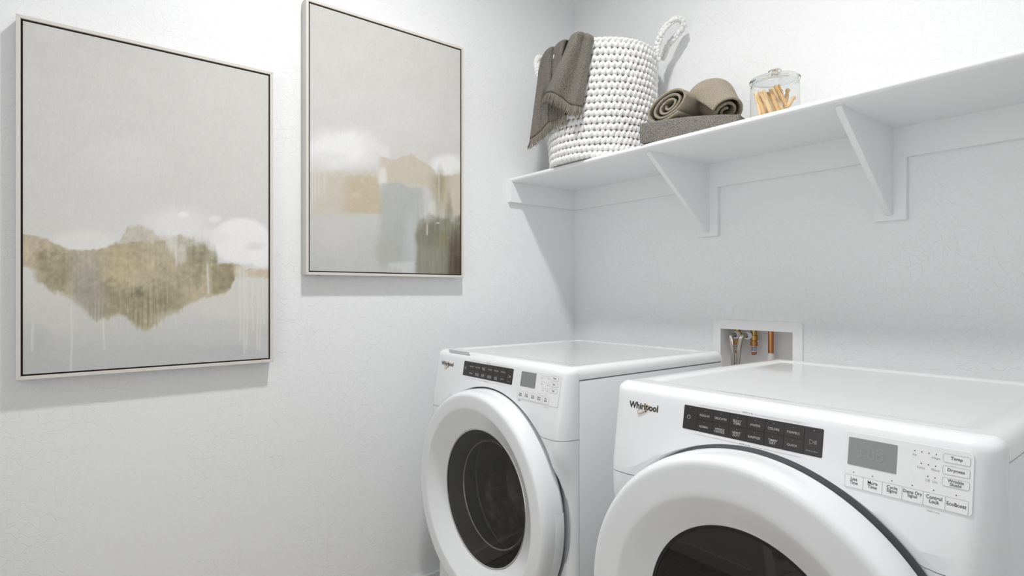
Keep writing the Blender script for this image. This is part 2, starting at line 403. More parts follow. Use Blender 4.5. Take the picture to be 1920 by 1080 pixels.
class Paint:
    def __init__(s, x, y, seed):
        s.x, s.y, s.seed = x, y, seed
        s.c = np.zeros((len(x), 3))
        s.n1 = fbm(x/26, y/26, seed)-.5; s.n2 = fbm(x/7, y/7, seed+9)-.5
        s.st = fbm(x/3.2, y/60, seed+21, 3)-.5; s.st2 = fbm(x/9, y/120, seed+33, 3)-.5; s.gr = vnoise(x/1.3, y/1.3, seed+41)-.5
    def mix(s, mask, col): s.c = s.c*(1-mask[:, None])+np.array(col, float)[None, :]*mask[:, None]
    def fill(s, cols):       # vertical gradient [(y, colour)]
        ys = [k[0] for k in cols]; s.c = np.stack([np.interp(s.y, ys, [k[1][i] for k in cols]) for i in range(3)], 1)
    def blob(s, cx, cy, rx, ry, col, a=1, soft=.5, amp=.5, streak=0):
        d = np.hypot((s.x-cx)/rx, (s.y-cy)/ry)+s.n1*amp+s.n2*amp*.5+s.st*streak
        s.mix(a*(1-sst(1-soft, 1+soft*.4, d)), col)
    def band(s, top, bot, col, a=1, st=3, sb=6, nt=8, nb=14, streak=16, x0=None, x1=None, sx=6):
        t = np.interp(s.x, *zip(*top))+s.n1*nt+s.n2*nt; b = np.interp(s.x, *zip(*bot))+s.n1*nb*1.6+s.n2*nb+s.st*streak*.45
        m = sst(t-st, t+st, s.y)*(1-sst(b-sb, b+sb, s.y))
        if x0 is not None: m = m*sst(x0-sx, x0+sx, s.x+s.n1*8)
        if x1 is not None: m = m*(1-sst(x1-sx, x1+sx, s.x+s.n1*8))
        s.mix(a*m, col)
    def drip(s, x, y0, y1, w, col, a=.8, wob=2):
        xx = x+np.sin(s.y/17+x)*wob*.5
        s.mix(a*np.exp(-((s.x-xx)/w)**2)*sst(y0-4, y0+10, s.y)*(1-sst(y1-4, y1+2, s.y)), col)
def paint_a(x, y):
    p = Paint(x, y, 3)
    p.fill([(30, (198, 196, 191)), (150, (203, 201, 196)), (300, (207, 205, 200)), (400, (211, 209, 204)), (470, (216, 215, 211)), (560, (212, 208, 198)), (620, (196, 196, 191)), (700, (180, 183, 180))])
    p.c += (p.n1*6+p.n2*1.5)[:, None]
    p.blob(95, 60, 40, 22, (208, 208, 204), .5); p.blob(230, 300, 90, 50, (216, 215, 211), .45)
    p.blob(330, 420, 75, 38, (228, 228, 226), .75, .7); p.blob(70, 430, 60, 22, (212, 208, 196), .5)
    p.blob(160, 452, 70, 22, (226, 226, 222), .7); p.blob(344, 402, 11, 6, (233, 233, 231), .9); p.blob(402, 410, 14, 9, (230, 230, 228), .8)
    p.blob(452, 452, 58, 46, (234, 234, 234), .98, .18, .16); p.blob(490, 480, 26, 24, (236, 236, 236), .9, .3, .2); p.blob(478, 462, 22, 10, (214, 214, 213), .6)
    p.blob(400, 445, 30, 20, (228, 228, 226), .7)
    # far hill with a soft top
    p.band([(40, 470), (190, 470), (225, 450), (240, 425), (262, 422), (285, 430), (300, 448), (340, 442), (400, 470), (420, 520)], [(40, 500), (510, 520)], (188, 178, 152), .85, 5, 8, 8, 10, 10, 205, 405)
    # main land band
    top = [(40, 440), (62, 443), (90, 450), (112, 460), (128, 468), (160, 469), (188, 468), (205, 460), (240, 455), (300, 452), (345, 470), (362, 462), (400, 488), (408, 496), (425, 493), (447, 494), (460, 505), (512, 508)]
    bot = [(40, 500), (70, 505), (90, 545), (130, 553), (160, 560), (185, 590), (200, 595), (225, 588), (245, 605), (275, 616), (305, 600), (345, 577), (385, 556), (405, 553), (432, 545), (444, 520), (455, 515), (512, 523)]
    p.band(top, bot, (178, 162, 122), .97, 2.5, 5, 5, 12, 22)
    p.band(top, bot, (190, 172, 138), .8, 3, 6, 5, 10, 10, 40, 86, 10)
    p.band([(80, 474), (135, 474)], [(60, 520), (90, 540), (130, 552)], (146, 132, 92), .75, 14, 8, 26, 14, 20, 66, 128, 12)
    p.band([(130, 482), (200, 484)], [(130, 560), (165, 592), (200, 596)], (163, 155, 134), .8, 16, 8, 20, 14, 18, 134, 196, 15)
    p.blob(160, 535, 25, 40, (140, 132, 112), .4, .6, .6, .8)
    p.blob(225, 505, 40, 40, (187, 170, 118), .65, .7, .7); p.blob(275, 500, 45, 40, (172, 158, 115), .6, .8)
    p.blob(310, 470, 35, 26, (176, 163, 128), .7, .7)
    p.band([(195, 528), (240, 545), (330, 520), (400, 500)], bot, (142, 132, 92), .75, 20, 7, 18, 10, 24, 196, 345, 14)
    p.blob(262, 550, 14, 12, (86, 80, 52), .7, .7, .9, .8); p.blob(285, 560, 40, 26, (126, 117, 76), .45, .8, .7, 1.0)
    p.blob(372, 500, 38, 46, (150, 141, 102), .75, .6, .6, .6); p.blob(385, 486, 22, 22, (128, 120, 84), .7, .6, .8, .9); p.blob(362, 470, 12, 10, (140, 132, 100), .7)
    p.band([(400, 497), (445, 496)], [(400, 552), (432, 543), (446, 515)], (138, 126, 84), .85, 4, 4, 6, 8, 14, 398, 440, 5)
    p.blob(482, 512, 34, 9, (208, 190, 162), .85, .5); p.blob(450, 510, 12, 14, (212, 204, 184), .8)
    p.c += ((np.clip(p.st, -.3, .3)*22+p.n1*36+p.n2*28)*np.clip((p.c[:, 0]-p.c[:, 2]-14)/26, 0, 1))[:, None]*np.array([1, 1, .9])
    p.c += (np.exp(-((p.x-275)/48)**2)*sst(520, 560, p.y)*(1-sst(600, 625, p.y))*(vnoise(p.x/1.4, p.y/40, 77)-.5)*46)[:, None]
    p.blob(322, 455, 10, 26, (230, 230, 228), .55, .5, .5, 1.4); p.blob(340, 478, 12, 18, (226, 226, 222), .5, .5, .5, 1.6)
    # lower haze
    p.blob(110, 600, 50, 30, (214, 207, 193), .55, .8); p.blob(420, 580, 70, 24, (216, 211, 200), .7, .7); p.blob(330, 600, 50, 20, (206, 204, 198), .5)
    p.blob(70, 640, 30, 40, (178, 181, 178), .6); p.blob(370, 620, 80, 26, (196, 198, 200), .5); p.blob(250, 660, 120, 26, (186, 189, 188), .5); p.blob(430, 662, 60, 16, (178, 182, 186), .6)
    for a, b_, c_, w_ in ((168, 560, 592, 2), (174, 560, 600, 2.4), (181, 560, 604, 2), (188, 560, 600, 2), (194, 565, 596, 2.2)): p.drip(a, b_, c_, w_, (138, 130, 108), .8)
    for a, b_, c_, w_ in ((61, 600, 661, 2.2), (134, 570, 698, 1.8), (195, 592, 655, 1.8), (450, 505, 640, 1.6), (458, 505, 664, 1.7), (463, 505, 655, 1.5), (474, 530, 620, 1.6), (483, 545, 655, 1.5), (488, 560, 658, 1.4), (494, 515, 610, 1.3), (390, 490, 552, 1.8), (330, 455, 500, 1.4)):
        p.drip(a, b_, c_, w_, (222, 221, 214), .75)
    g_ = p.c.mean(1, keepdims=True); p.c = g_+(p.c-g_)*.86; p.c = np.where(p.c < 214, 214-(214-p.c)*.74, p.c)
    p.c += (p.gr*6+p.n2*(3+9*np.clip((p.c[:, 0]-p.c[:, 2]-10)/20, 0, 1)))[:, None]
    return np.clip(p.c, 0, 255)
def paint_b(x, y):
    p = Paint(x, y, 17)
    p.fill([(0, (210, 209, 205)), (150, (211, 210, 206)), (240, (214, 213, 210)), (330, (212, 210, 205)), (420, (203, 203, 199)), (520, (196, 197, 194))])
    p.c += (p.n1*6+p.n2*1.5)[:, None]
    p.blob(640, 280, 78, 42, (240, 240, 239), .95, .6); p.blob(610, 305, 50, 22, (226, 226, 224), .7)
    p.blob(838, 310, 34, 22, (238, 238, 238), .9, .45, .3); p.blob(720, 300, 12, 30, (226, 225, 222), .8)
    p.band([(712, 292), (740, 300), (772, 288), (790, 300), (806, 310), (822, 328), (840, 330), (872, 325)], [(712, 345), (760, 350), (800, 348), (872, 430)], (206, 192, 166), .85, 2.5, 10, 5, 10, 6, 712, None, 6)
    p.band([(585, 330), (630, 322), (705, 325), (712, 345), (735, 360)], [(585, 400), (640, 402), (720, 402), (735, 385)], (208, 196, 170), .7, 12, 10, 14, 12, 8, 588, 730, 8)
    p.band([(640, 334), (705, 332), (714, 352), (732, 366)], [(640, 400), (725, 400)], (200, 178, 138), .72, 9, 2.5, 14, 5, 3, 646, 724, 11)
    p.blob(668, 366, 12, 6, (215, 198, 168), .6)
    p.blob(590, 345, 30, 40, (213, 209, 200), .5, .8, .4, .8); p.blob(625, 440, 45, 40, (214, 211, 206), .6, .8)
    p.blob(718, 335, 9, 26, (227, 226, 223), .9, .5, .3)
    p.band([(722, 345), (740, 340), (770, 352), (792, 350), (800, 362)], [(720, 500), (800, 500)], (178, 181, 175), .85, 4, 14, 6, 14, 10, 712, 790, 9)
    p.blob(760, 420, 34, 60, (172, 177, 170), .6, .8, .6, .6); p.blob(725, 470, 30, 34, (176, 178, 168), .7, .6); p.blob(772, 450, 16, 70, (196, 203, 202), .6, .7, .3, .6)
    p.band([(800, 322), (830, 330), (872, 330)], [(800, 400), (872, 420)], (178, 168, 138), .55, 6, 20, 6, 20, 20, 808, 845, 8)
    p.blob(826, 345, 11, 34, (156, 149, 120), .6, .8, .5, .5); p.blob(855, 360, 22, 40, (206, 200, 180), .6, .7)
    p.blob(810, 390, 8, 18, (224, 222, 212), .6, .5)
    p.band([(780, 425), (795, 412), (820, 410), (850, 415), (872, 405)], [(780, 530), (872, 530)], (132, 130, 108), .92, 12, 6, 14, 4, 14, 781, None, 4)
    p.blob(842, 405, 9, 40, (140, 135, 108), .55, .8, .4, .5); p.blob(800, 440, 22, 26, (110, 108, 86), .6, .8); p.blob(830, 450, 12, 20, (142, 130, 92), .6, .8)
    p.blob(812, 495, 30, 24, (140, 140, 124), .6, .7)
    p.band([(838, 450), (872, 425)], [(838, 530), (872, 530)], (88, 76, 56), .8, 26, 6, 10, 4, 20, 842, None, 5)
    p.blob(866, 420, 7, 28, (92, 88, 70), .8, .7, .3, .5); p.blob(866, 500, 18, 24, (62, 54, 42), .7, .8)
    p.c += (np.clip(p.st, -.3, .3)*40*sst(330, 420, p.y)*sst(720, 800, p.x)*.7)[:, None]
    p.band([(730, 492), (775, 490)], [(730, 500), (775, 510)], (214, 219, 220), .7, 3, 5, 4, 6, 30, 730, 776, 4)
    p.drip(801, 415, 442, 1.4, (214, 208, 190), .9, 0); p.blob(821, 418, 4, 1.2, (222, 219, 208), .9, .5, 0)
    for a, b_ in ((591, 380), (598, 370), (608, 365), (823, 380)): p.drip(a, 320, b_, 1.6, (224, 222, 216), .5, 0)
    g_ = p.c.mean(1, keepdims=True); p.c = g_+(p.c-g_)*.84; p.c = np.where(p.c < 206, 206-(206-p.c)*(.80+.14*sst(790, 830, p.x))[:, None], p.c)*.958
    p.c += (p.gr*6+p.n2*(3+9*np.clip((p.c[:, 0]-p.c[:, 2]-10)/20, 0, 1)))[:, None]
    return np.clip(p.c, 0, 255)
painting('framed_painting', 'abstract painting of an ochre hill with white cloud and drips in a slim off-white frame', -2.0482, -1.4133, .970, 1.9153, paint_a, .50, [])
painting('framed_painting', 'pale abstract painting with tan patch and dark olive corner in a slim off-white frame', -1.3077, -.6717, 1.257, 2.1931, paint_b, .52, [-.262])

# ------------------------------------------------------------------ washing machine outlet box
ob = thing('outlet_box', 'white recessed washing machine outlet box with valves in the wall', 'outlet box', (.92, 0, HZ0))
def loc_(bm, p):
    for v in bm.verts: v.co -= Vector(p)
    return bm
oc = (.92, 0, HZ0)
fx0, fx1, fz0, fz1 = .7583, 1.0907, .768, 1.0955
idn = lambda x, z, d: (x-oc[0], -d, z-oc[2])
ou = rrect(fx0, fz0, fx1, fz1, .006); inn = rrect(HX0, HZ0, HX1, HZ1, .0015)
v, f = ringplate(ou, inn, idn, -.001, .010)
bm = bmesh.new(); vs = [bm.verts.new(p) for p in v]
for q in f: bm.faces.new([vs[i] for i in q])
bmesh.ops.recalc_face_normals(bm, faces=bm.faces)
obj('faceplate', bm, M_white_pl, ob, 30)
d_ = .088
v = [(HX0, 0, HZ0), (HX1, 0, HZ0), (HX1, 0, HZ1), (HX0, 0, HZ1), (HX0+.006, d_, HZ0+.006), (HX1-.006, d_, HZ0+.006), (HX1-.006, d_, HZ1-.006), (HX0+.006, d_, HZ1-.006)]
v = [tuple(Vector(p)-Vector(oc)) for p in v]
obj('recess', (v, [(4, 5, 6, 7), (0, 1, 5, 4), (1, 2, 6, 5), (2, 3, 7, 6), (3, 0, 4, 7)]), M_white_pl, ob)
def lz(prof, x, y, z0, seg=20):
    return loc_(lathe([(r, h) for r, h in prof], seg, 'z', (x, y, z0)), oc)
VY = .048
for x, red in ((.824, False), (.889, True)):
    vb = obj('valve', lz([(.0001, 1.062), (.011, 1.062), (.011, 1.040), (.0145, 1.038), (.0145, 1.022), (.010, 1.020), (.010, 1.012), (.0001, 1.012)], x, VY, 0), M_brass, ob, 40)
    obj('outlet_nut', loc_(lathe([(.0001, .0), (.010, .0), (.010, .012), (.0135, .013), (.0135, .024), (.0001, .024)], 6, 'y', ((.832 if x < .85 else x-.012), VY+.004, 1.038)), oc), M_brass, vb, 30)
    ar = obj('hammer_arrestor', lz([(.0001, 1.014), (.0135, 1.014), (.0135, 1.001), (.0095, .999), (.0095, .972), (.007, .967), (.0001, .967)], x, VY, 0), M_copper, ob, 40)
    arn = obj('arrestor_collar', lz([(.0137, 1.0145), (.0137, 1.001), (.0125, 1.0)], x, VY, 0, 6), M_brass, ar, 20)
    obj('sticker', lz([(.0098, .999), (.0098, .975)], x, VY, 0), M_lab, ar, 40)
    obj('sticker_band', lz([(.00995, .979), (.00995, .9755)], x, VY, 0), M_lab_r, ar, 40)
    mb = MB()
    for k in range(7):
        for row, (za, zb) in enumerate(((.991, .996), (.983, .988))):
            a0 = -2.3+k*.34; a1 = a0+.22
            mb.add([(x-oc[0]+.01005*math.cos(a), VY+.01005*math.sin(a), z-oc[2]) for a, z in ((a0, za), (a1, za), (a1, zb), (a0, zb))], [(0, 1, 2, 3)])
    obj('sticker_lettering', mb.data(), M_lab_b, ar)
obj('copper_pipe', lz([(.0001, 1.061), (.0098, 1.061), (.0098, .802), (.0001, .802)], .953, VY, 0), M_copper, ob, 40)
obj('pipe_clamp', lz([(.0125, .979), (.0125, .955)], .953, VY, 0, 20), M_lab, ob, 40)
def hose(x, dx, label):
    y = VY-.026
    pts = []
    P = [Vector((x-.012, VY-.02, 1.038)), Vector((x-.013, y-.016, 1.041)), Vector((x-.020+dx*.2, y-.034, 1.030)), Vector((x-.028+dx*.55, y-.044, 1.000)), Vector((x-.034+dx*.8, y-.048, .960)), Vector((x-.040+dx, y-.055, .90)), Vector((x-.042+dx, y-.062, .80)), Vector((x-.042+dx, y-.066, .70)), Vector((x-.042+dx, y-.066, .60))]
    n = len(P)
    for i in range(n-1):
        a, b_, c_, d2 = P[max(i-1, 0)], P[i], P[i+1], P[min(i+2, n-1)]
        for k in range(6):
            s = k/6; pts.append(.5*((2*b_)+(c_-a)*s+(2*a-5*b_+4*c_-d2)*s*s+(3*b_-a-3*c_+d2)*s**3))
    pts.append(P[-1])
    t = thing('supply_hose', label, 'hose', tuple(P[-1]), 'braided supply hoses')
    q = Vector(P[-1])
    obj('braided_tube', tube([p-q for p in pts], .0078, 12), M_braid, t, 60)
    obj('coupling', loc_(lathe([(.007, -.002), (.0145, -.002), (.0145, .010), (.012, .014), (.0075, .014)], 20, 'y', (x-.012, VY-.018, 1.038)), q), M_white_pl, t, 40)
hose(.844, .048, 'braided steel supply hose from the valve beside the box edge')
hose(.889, .019, 'braided steel supply hose from the valve beside the copper pipe')

# ------------------------------------------------------------------ washer and dryer
HW, ZT, ZG, ZC = .343, .9968, .9619, .805
K = -.1677
def face_f(z): return .036+K*(z-.975)
NF = Vector((0, -1, -K)).normalized()
def PF(x, z, d): return Vector((x, -face_f(z), z))+NF*d          # a point on the tilted console face
def text_mesh(s, cx, cz, width=None, height=None, d=.0004, line=1.0, thick=0.0, m=None, parent=None, name='lettering', bold=0):
    cu = bpy.data.curves.new('t', 'FONT'); cu.body = s; cu.align_x = 'CENTER'; cu.size = 1; cu.space_line = line; cu.offset = bold
    cu.extrude = thick; cu.resolution_u = 3
    to = bpy.data.objects.new('t', cu); COL.objects.link(to)
    dg = bpy.context.evaluated_depsgraph_get(); dg.update()
    me = bpy.data.meshes.new_from_object(to.evaluated_get(dg))
    bpy.data.objects.remove(to); bpy.data.curves.remove(cu)
    xs = [v.co.x for v in me.vertices]; ys = [v.co.y for v in me.vertices]
    w0, h0 = max(xs)-min(xs), max(ys)-min(ys); mx, my = (max(xs)+min(xs))/2, (max(ys)+min(ys))/2
    sx = width/w0 if width else height/h0
    sy = height/h0 if height else sx
    for v in me.vertices: v.co = PF(cx+(v.co.x-mx)*sx, cz+(v.co.y-my)*sy, d+v.co.z)
    me.materials.clear(); me.name = name
    return obj(name, me, m, parent)
def evaluated_boolean(o, cutter):
    md = o.modifiers.new('cut', 'BOOLEAN'); md.operation = 'DIFFERENCE'; md.object = cutter; md.solver = 'EXACT'
    dg = bpy.context.evaluated_depsgraph_get(); dg.update()
    me = bpy.data.meshes.new_from_object(o.evaluated_get(dg)); o.modifiers.clear()
    old = o.data; o.data = me; me.name = old.name; finish(me, 32)
def front_shell(zs, top_round):
    """lofted front piece from the side seam round the front; closed at back, top and bottom"""
    rows = []
    for z, f in zs:
        ins = 0
        if top_round and z > ZT-.018: ins = .018*(1-math.sqrt(max(0, 1-((z-(ZT-.018))/.018)**2)))
        hw = HW-ins; row = []
        for k in range(9):
            a = PI/2*k/8; row.append((-hw+.036*(1-math.cos(a)), -f*math.sin(a), z))
        for k in range(1, 12): row.append((-hw+.036+(2*hw-.072)*k/12, -f, z))
        for k in range(9):
            a = PI/2*(1-k/8); row.append((hw-.036*(1-math.cos(a)), -f*math.sin(a), z))
        rows.append(row)
    v, f = grid(rows); n = len(rows[0]); m_ = len(rows)
    f.append(tuple(reversed(range(n)))); f.append(tuple((m_-1)*n+k for k in range(n)))
    f.append(tuple(i*n for i in range(m_))+tuple((m_-1-i)*n+n-1 for i in range(m_)))
    bm = bmesh.new(); vs = [bm.verts.new(p) for p in v]
    for q in f: bm.faces.new([vs[i] for i in q])
    bmesh.ops.recalc_face_normals(bm, faces=bm.faces)
    return bm

def machine(name, label, cat, x, y, depth, dz, f_out, washer):
    """dz = height of the door centre, f_out = how far the door crest stands forward of the side seam"""
    t = thing(name, label, cat, (x, y, 0))
    # cabinet behind the seam
    cab = obj('cabinet', box(-HW, .0015, .02, HW, depth-.004, ZG-.0012, .003), M_app, t, 40)
    for sx in (-1, 1):
        for yy in (.05, depth-.06):
            obj('foot', lathe([(.0001, 0), (.018, 0), (.018, .010), (.008, .012), (.008, .025), (.0001, .025)], 16, 'z', (sx*.29, yy, 0)), M_rubber, t, 40)
    obj('lid_gap_shade', box(-HW+.0035, .004, ZG-.006, HW-.0035, depth-.008, ZG+.006), M_dark, t)  # near-black strip stands in for the shade inside the lid seam
    # lid with a shallow dished top
    def stations(a, b, e, n): return [a+(b-a)*k for k in e] + [a+(b-a)*(e[-1]+(1-2*e[-1])*(k+1)/n) for k in range(n-1)] + [b-(b-a)*k for k in reversed(e)]
    ex = [0, .004, .010, .018, .026, .034, .044, .052, .060, .068, .076, .084, .092, .10]
    xs = stations(-HW, HW, ex, 8); ys = stations(.001, depth, ex, 8)
    def hz(px, py):
        e = min(HW-abs(px), .024); z = ZT
        if e < .022: z -= .022-math.sqrt(max(0, .022**2-(.022-e)**2))
        eb = depth-py
        if eb < .014: z -= (.014-math.sqrt(max(0, .014**2-(.014-eb)**2)))*.8
        r = smooth(.034, .066, HW-abs(px))*smooth(.024, .056, py)*smooth(.034, .066, depth-py)
        return z-.0042*r
    rows = [[(px, py, max(hz(px, py), ZG+.004)) for px in xs] for py in ys]
    v, f = grid(rows); n = len(xs); m_ = len(ys); base = len(v)
    rim = [k for k in range(n)]+[i*n+n-1 for i in range(1, m_)]+[(m_-1)*n+k for k in range(n-2, -1, -1)]+[i*n for i in range(m_-2, 0, -1)]
    for i in rim: v.append((v[i][0], v[i][1], ZG+.0012))
    for k in range(len(rim)): k2 = (k+1) % len(rim); f.append((rim[k2], rim[k], base+k, base+k2))
    f.append(tuple(base+k for k in range(len(rim))))
    bm = bmesh.new(); vs = [bm.verts.new(p) for p in v]
    for q in f: bm.faces.new([vs[i] for i in q])
    bmesh.ops.recalc_face_normals(bm, faces=bm.faces)
    obj('lid', bm, M_lid, t, 50)
    # console and lower front, cut round for the door
    zc = [(ZC+.0008, .0615), (.83, face_f(.83)), (.87, face_f(.87)), (.92, face_f(.92)), (.965, face_f(.965)), (.977, .0352), (.983, .0332), (.988, .0292), (.992, .0235), (.9948, .016), (.9963, .009), (ZT, .002)]
    con = obj('console', front_shell(zc, True), M_app, t)
    zf = [(.02, .030), (.30, .030), (.60, .031), (.66, .033), (.70, .040), (.725, .050), (.745, .058), (.765, .0615), (.79, .062), (ZC-.0008, .0615)]
    fp = obj('front_panel', front_shell(zf, False), M_app, t)
    cut = obj('cutter', lathe([(.0001, .028), (.3325, .028), (.3328, .046), (.3345, .050), (.3395, .055), (.352, .0605), (.372, .064), (.372, .2), (.0001, .2)], 160, 'y', (0, 0, dz)), None)
    cut.location = t.location
    bpy.context.view_layer.update()
    evaluated_boolean(con, cut); evaluated_boolean(fp, cut)
    if washer:
        c2 = obj('cutter', lathe([(.0001, .3), (.226, .3), (.226, -.46), (.0001, -.46)], 96, 'y', (0, 0, dz)), None); c2.location = t.location
        bpy.context.view_layer.update()
        evaluated_boolean(fp, c2); evaluated_boolean(cab, c2); bpy.data.objects.remove(c2)
    bpy.data.objects.remove(cut)
    # dark recess behind the door
    hole = .232
    if washer:
        obj('door_recess', lathe([(hole, .0270), (.335, .0285)], 96, 'y', (0, 0, dz)), M_grey, t)
    else:
        obj('door_recess', lathe([(.0001, .0285), (.335, .0285)], 96, 'y', (0, 0, dz)), M_grey, t)
    # door ring
    o_ = f_out-.127; gf = f_out-.042
    gr = .207 if washer else .195
    pr = [(gr-.004, gf-.012), (gr, gf+.0005), (gr+.003, gf+.0020)]
    cr = .274 if washer else .254
    pr += [*[(gr+.003+(cr-.004-gr-.003)*q, gf+.002+(.1222+o_-gf-.002)*q) for q in (.15, .85, 1)], (cr-.0012, .1238+o_), (cr+.002, .1244+o_), (cr+.010, .1245+o_), (.304, .1250+o_), (.3105, .1250+o_), (.3150, .1239+o_), (.3187, .1213+o_), (.3217, .1173+o_), (.3245, .1116+o_), (.3265, .1035+o_), (.3278, .093+o_), (.3285, .082+o_), (.328, .060+o_), (.324, .052+o_), (.30, .050+o_), (gr-.004, .050+o_)]
    door = obj('door', lathe(pr, 128, 'y', (0, 0, dz), closed=True), M_app, t, 24)
    obj('door_seal', lathe([(.236, .012), (.30, .012), (.30, .060+o_), (.236, .060+o_)], 80, 'y', (0, 0, dz), closed=True), M_grey, door, 40)
    if washer:
        obj('handle_lip', lathe_arc([(.3265, .056+o_), (.3315, .058+o_), (.3325, .076+o_), (.3270, .090+o_)], -62, 8, dz), M_app, door, 40)
    hin = 1
    if not washer:
        g = obj('door_glass', lathe([(.0001, gf+.0035), (.10, gf+.0025), (.17, gf+.0006), (gr-.004, gf-.001), (gr-.004, gf-.006), (.0001, gf-.006)], 96, 'y', (0, 0, dz)), M_glass_d, door, 40)
        g['label'] = 'dark glass window'
        obj('glass_rim', lathe([(gr-.006, gf+.0004), (gr+.0005, gf+.0016), (gr+.0005, gf-.004), (gr-.006, gf-.004)], 96, 'y', (0, 0, dz), closed=True), M_rubber, door, 40)
    else:
        g = obj('door_glass', lathe([(.0001, gf+.004), (.10, gf+.003), (.17, gf+.0008), (gr-.003, gf-.001)], 96, 'y', (0, 0, dz)), M_glass_w, door, 40)
        g['label'] = 'tinted round glass window'
        obj('glass_rim', lathe([(gr-.004, gf+.0006), (gr-.001, gf+.0022), (gr+.001, gf+.0012), (gr+.001, gf-.006), (gr-.004, gf-.006)], 96, 'y', (0, 0, dz), closed=True), M_silver, door, 40)
        obj('inner_bezel', lathe([(gr-.001, gf-.005), (.186, gf-.012), (.166, gf-.040), (.168, gf-.044), (.205, gf-.03)], 96, 'y', (0, 0, dz)), M_rubber, door, 40)
        obj('bowl_ring', lathe([(.160, gf-.038), (.1635, gf-.0355), (.167, gf-.038), (.1635, gf-.0405)], 96, 'y', (0, 0, dz), closed=True), M_silver, door, 40)
        obj('glass_bowl', lathe([(.167, gf-.036), (.160, gf-.060), (.150, gf-.105), (.135, gf-.128), (.08, gf-.138), (.0001, gf-.14)], 80, 'y', (0, 0, dz)), M_bowl, door, 40)
        obj('door_gasket', lathe([(.236, .026), (.226, .012), (.205, .012), (.192, .004), (.196, -.03), (.21, -.045), (.225, -.045)], 80, 'y', (0, 0, dz)), M_rubber, t, 40)
        obj('drum_rim', lathe([(.197, -.045), (.202, -.041), (.207, -.045), (.202, -.049)], 80, 'y', (0, 0, dz), closed=True), M_silver, t, 40)
        dr = obj('drum', lathe([(.2055, -.047), (.218, -.052), (.221, -.07), (.221, -.40), (.215, -.42), (.08, -.44), (.0001, -.44)], 96, 'y', (0, 0, dz)), M_steel, t, 30)
        for k in range(3):
            a = math.radians(-20+120*k); c, s = math.cos(a), math.sin(a)
            bm = box(-.022, .07, .170, .022, .41, .223, .012, 2)
            for v_ in bm.verts: v_.co = Vector((v_.co.x*c-v_.co.z*s, v_.co.y, v_.co.x*s+v_.co.z*c+dz))
            obj('drum_baffle', bm, M_steel, dr, 40)
    # ---- badge
    text_mesh('Whirlpool', -.2514, .9505, .0765, .0182, .0006, thick=.0, m=M_chrome, parent=t, name='brand_lettering', bold=.03)
    ring = []
    for k in range(40):
        a = 2*PI*k/40; ex_, ez_ = .0165*math.cos(a), .0052*math.sin(a); ca, sa = math.cos(.62), math.sin(.62)
        ring.append(PF(-.2505+ex_*ca-ez_*sa, .9465+ex_*sa+ez_*ca, .0016+.0006*math.sin(a)))
    obj('brand_ring', tube(ring, [.0005+.0007*(1+math.sin(2*PI*k/40+2.5))/2 for k in range(40)], 6, closed=True), M_gold, t, 60)
    # ---- black button strip
    sx0, sx1, sz0, sz1 = -.1502, .1165 if not washer else .1105, .9258, .9718
    strip = obj('control_strip', prism(rrect(sx0, sz0, sx1, sz1, .0022), PF, -.001, .0004), M_black, t)
    strip['label'] = 'black strip of cycle buttons'
    sw = (sx1-sx0)
    def button(x0, z0, x1, z1):
        a = rrect(x0, z0, x1, z1, .0014, 2); i_ = rrect(x0+.0004, z0+.0004, x1-.0004, z1-.0004, .001, 2)
        n_ = len(a); v = [PF(px, pz, .0003) for px, pz in a]+[PF(px, pz, .0009) for px, pz in i_]
        f = [tuple(range(n_, 2*n_))]+[(k, (k+1) % n_, n_+(k+1) % n_, n_+k) for k in range(n_)]
        return obj('cycle_button', (v, f), M_black, t)
    def dot(px, pz, r, m, par, d=.0003, nm='indicator_dot'):
        pts = [(px+r*math.cos(2*PI*k/10), pz+r*math.sin(2*PI*k/10)) for k in range(10)]
        return obj(nm, prism(pts, PF, d-.0002, d), m, par)
    L, R = sx0, sx1
    b0 = button(L+.001, sz0+.001, L+.0305, sz1-.001)
    # power symbol
    arc = [PF(L+.0125+.0036*math.sin(a), .9500+.0036*math.cos(a), .0010) for a in [math.radians(28+k*12.66) for k in range(25)]]
    obj('power_symbol', tube(arc, .00038, 4), M_print_w, b0); 
    bar = obj('power_bar', tube([PF(L+.0125, .9505, .0010), PF(L+.0125, .9545, .0010)], .00038, 4), M_print_w, b0)
    dot(L+.0140, .9675, .0007, M_print_g, b0, .0011)
    top = ['REGULAR', 'DELICATES', 'BULKY\nITEMS', 'WHITES', 'COLORS', 'TOWELS']
    low = ['NORMAL', 'WRINKLE\nCONTROL', 'HEAVY\nDUTY', 'SANITIZE', 'TIMED\nDRY', 'QUICK'] if not washer else ['NORMAL', 'WRINKLE\nCONTROL', 'HEAVY\nDUTY', 'SANITIZE\nWITH OXI', 'COLD\nWASH', 'QUICK']
    cx0 = L+.0318; cx1 = R-.0305; cw = (cx1-cx0)/6
    wid = {'REGULAR': .0208, 'DELICATES': .0246, 'BULKY\nITEMS': .0164, 'WHITES': .0192, 'COLORS': .0206, 'TOWELS': .0218, 'NORMAL': .0192, 'WRINKLE\nCONTROL': .0222, 'HEAVY\nDUTY': .0164, 'SANITIZE': .0228, 'TIMED\nDRY': .0158, 'QUICK': .0172, 'SANITIZE\nWITH OXI': .0218, 'COLD\nWASH': .0146}
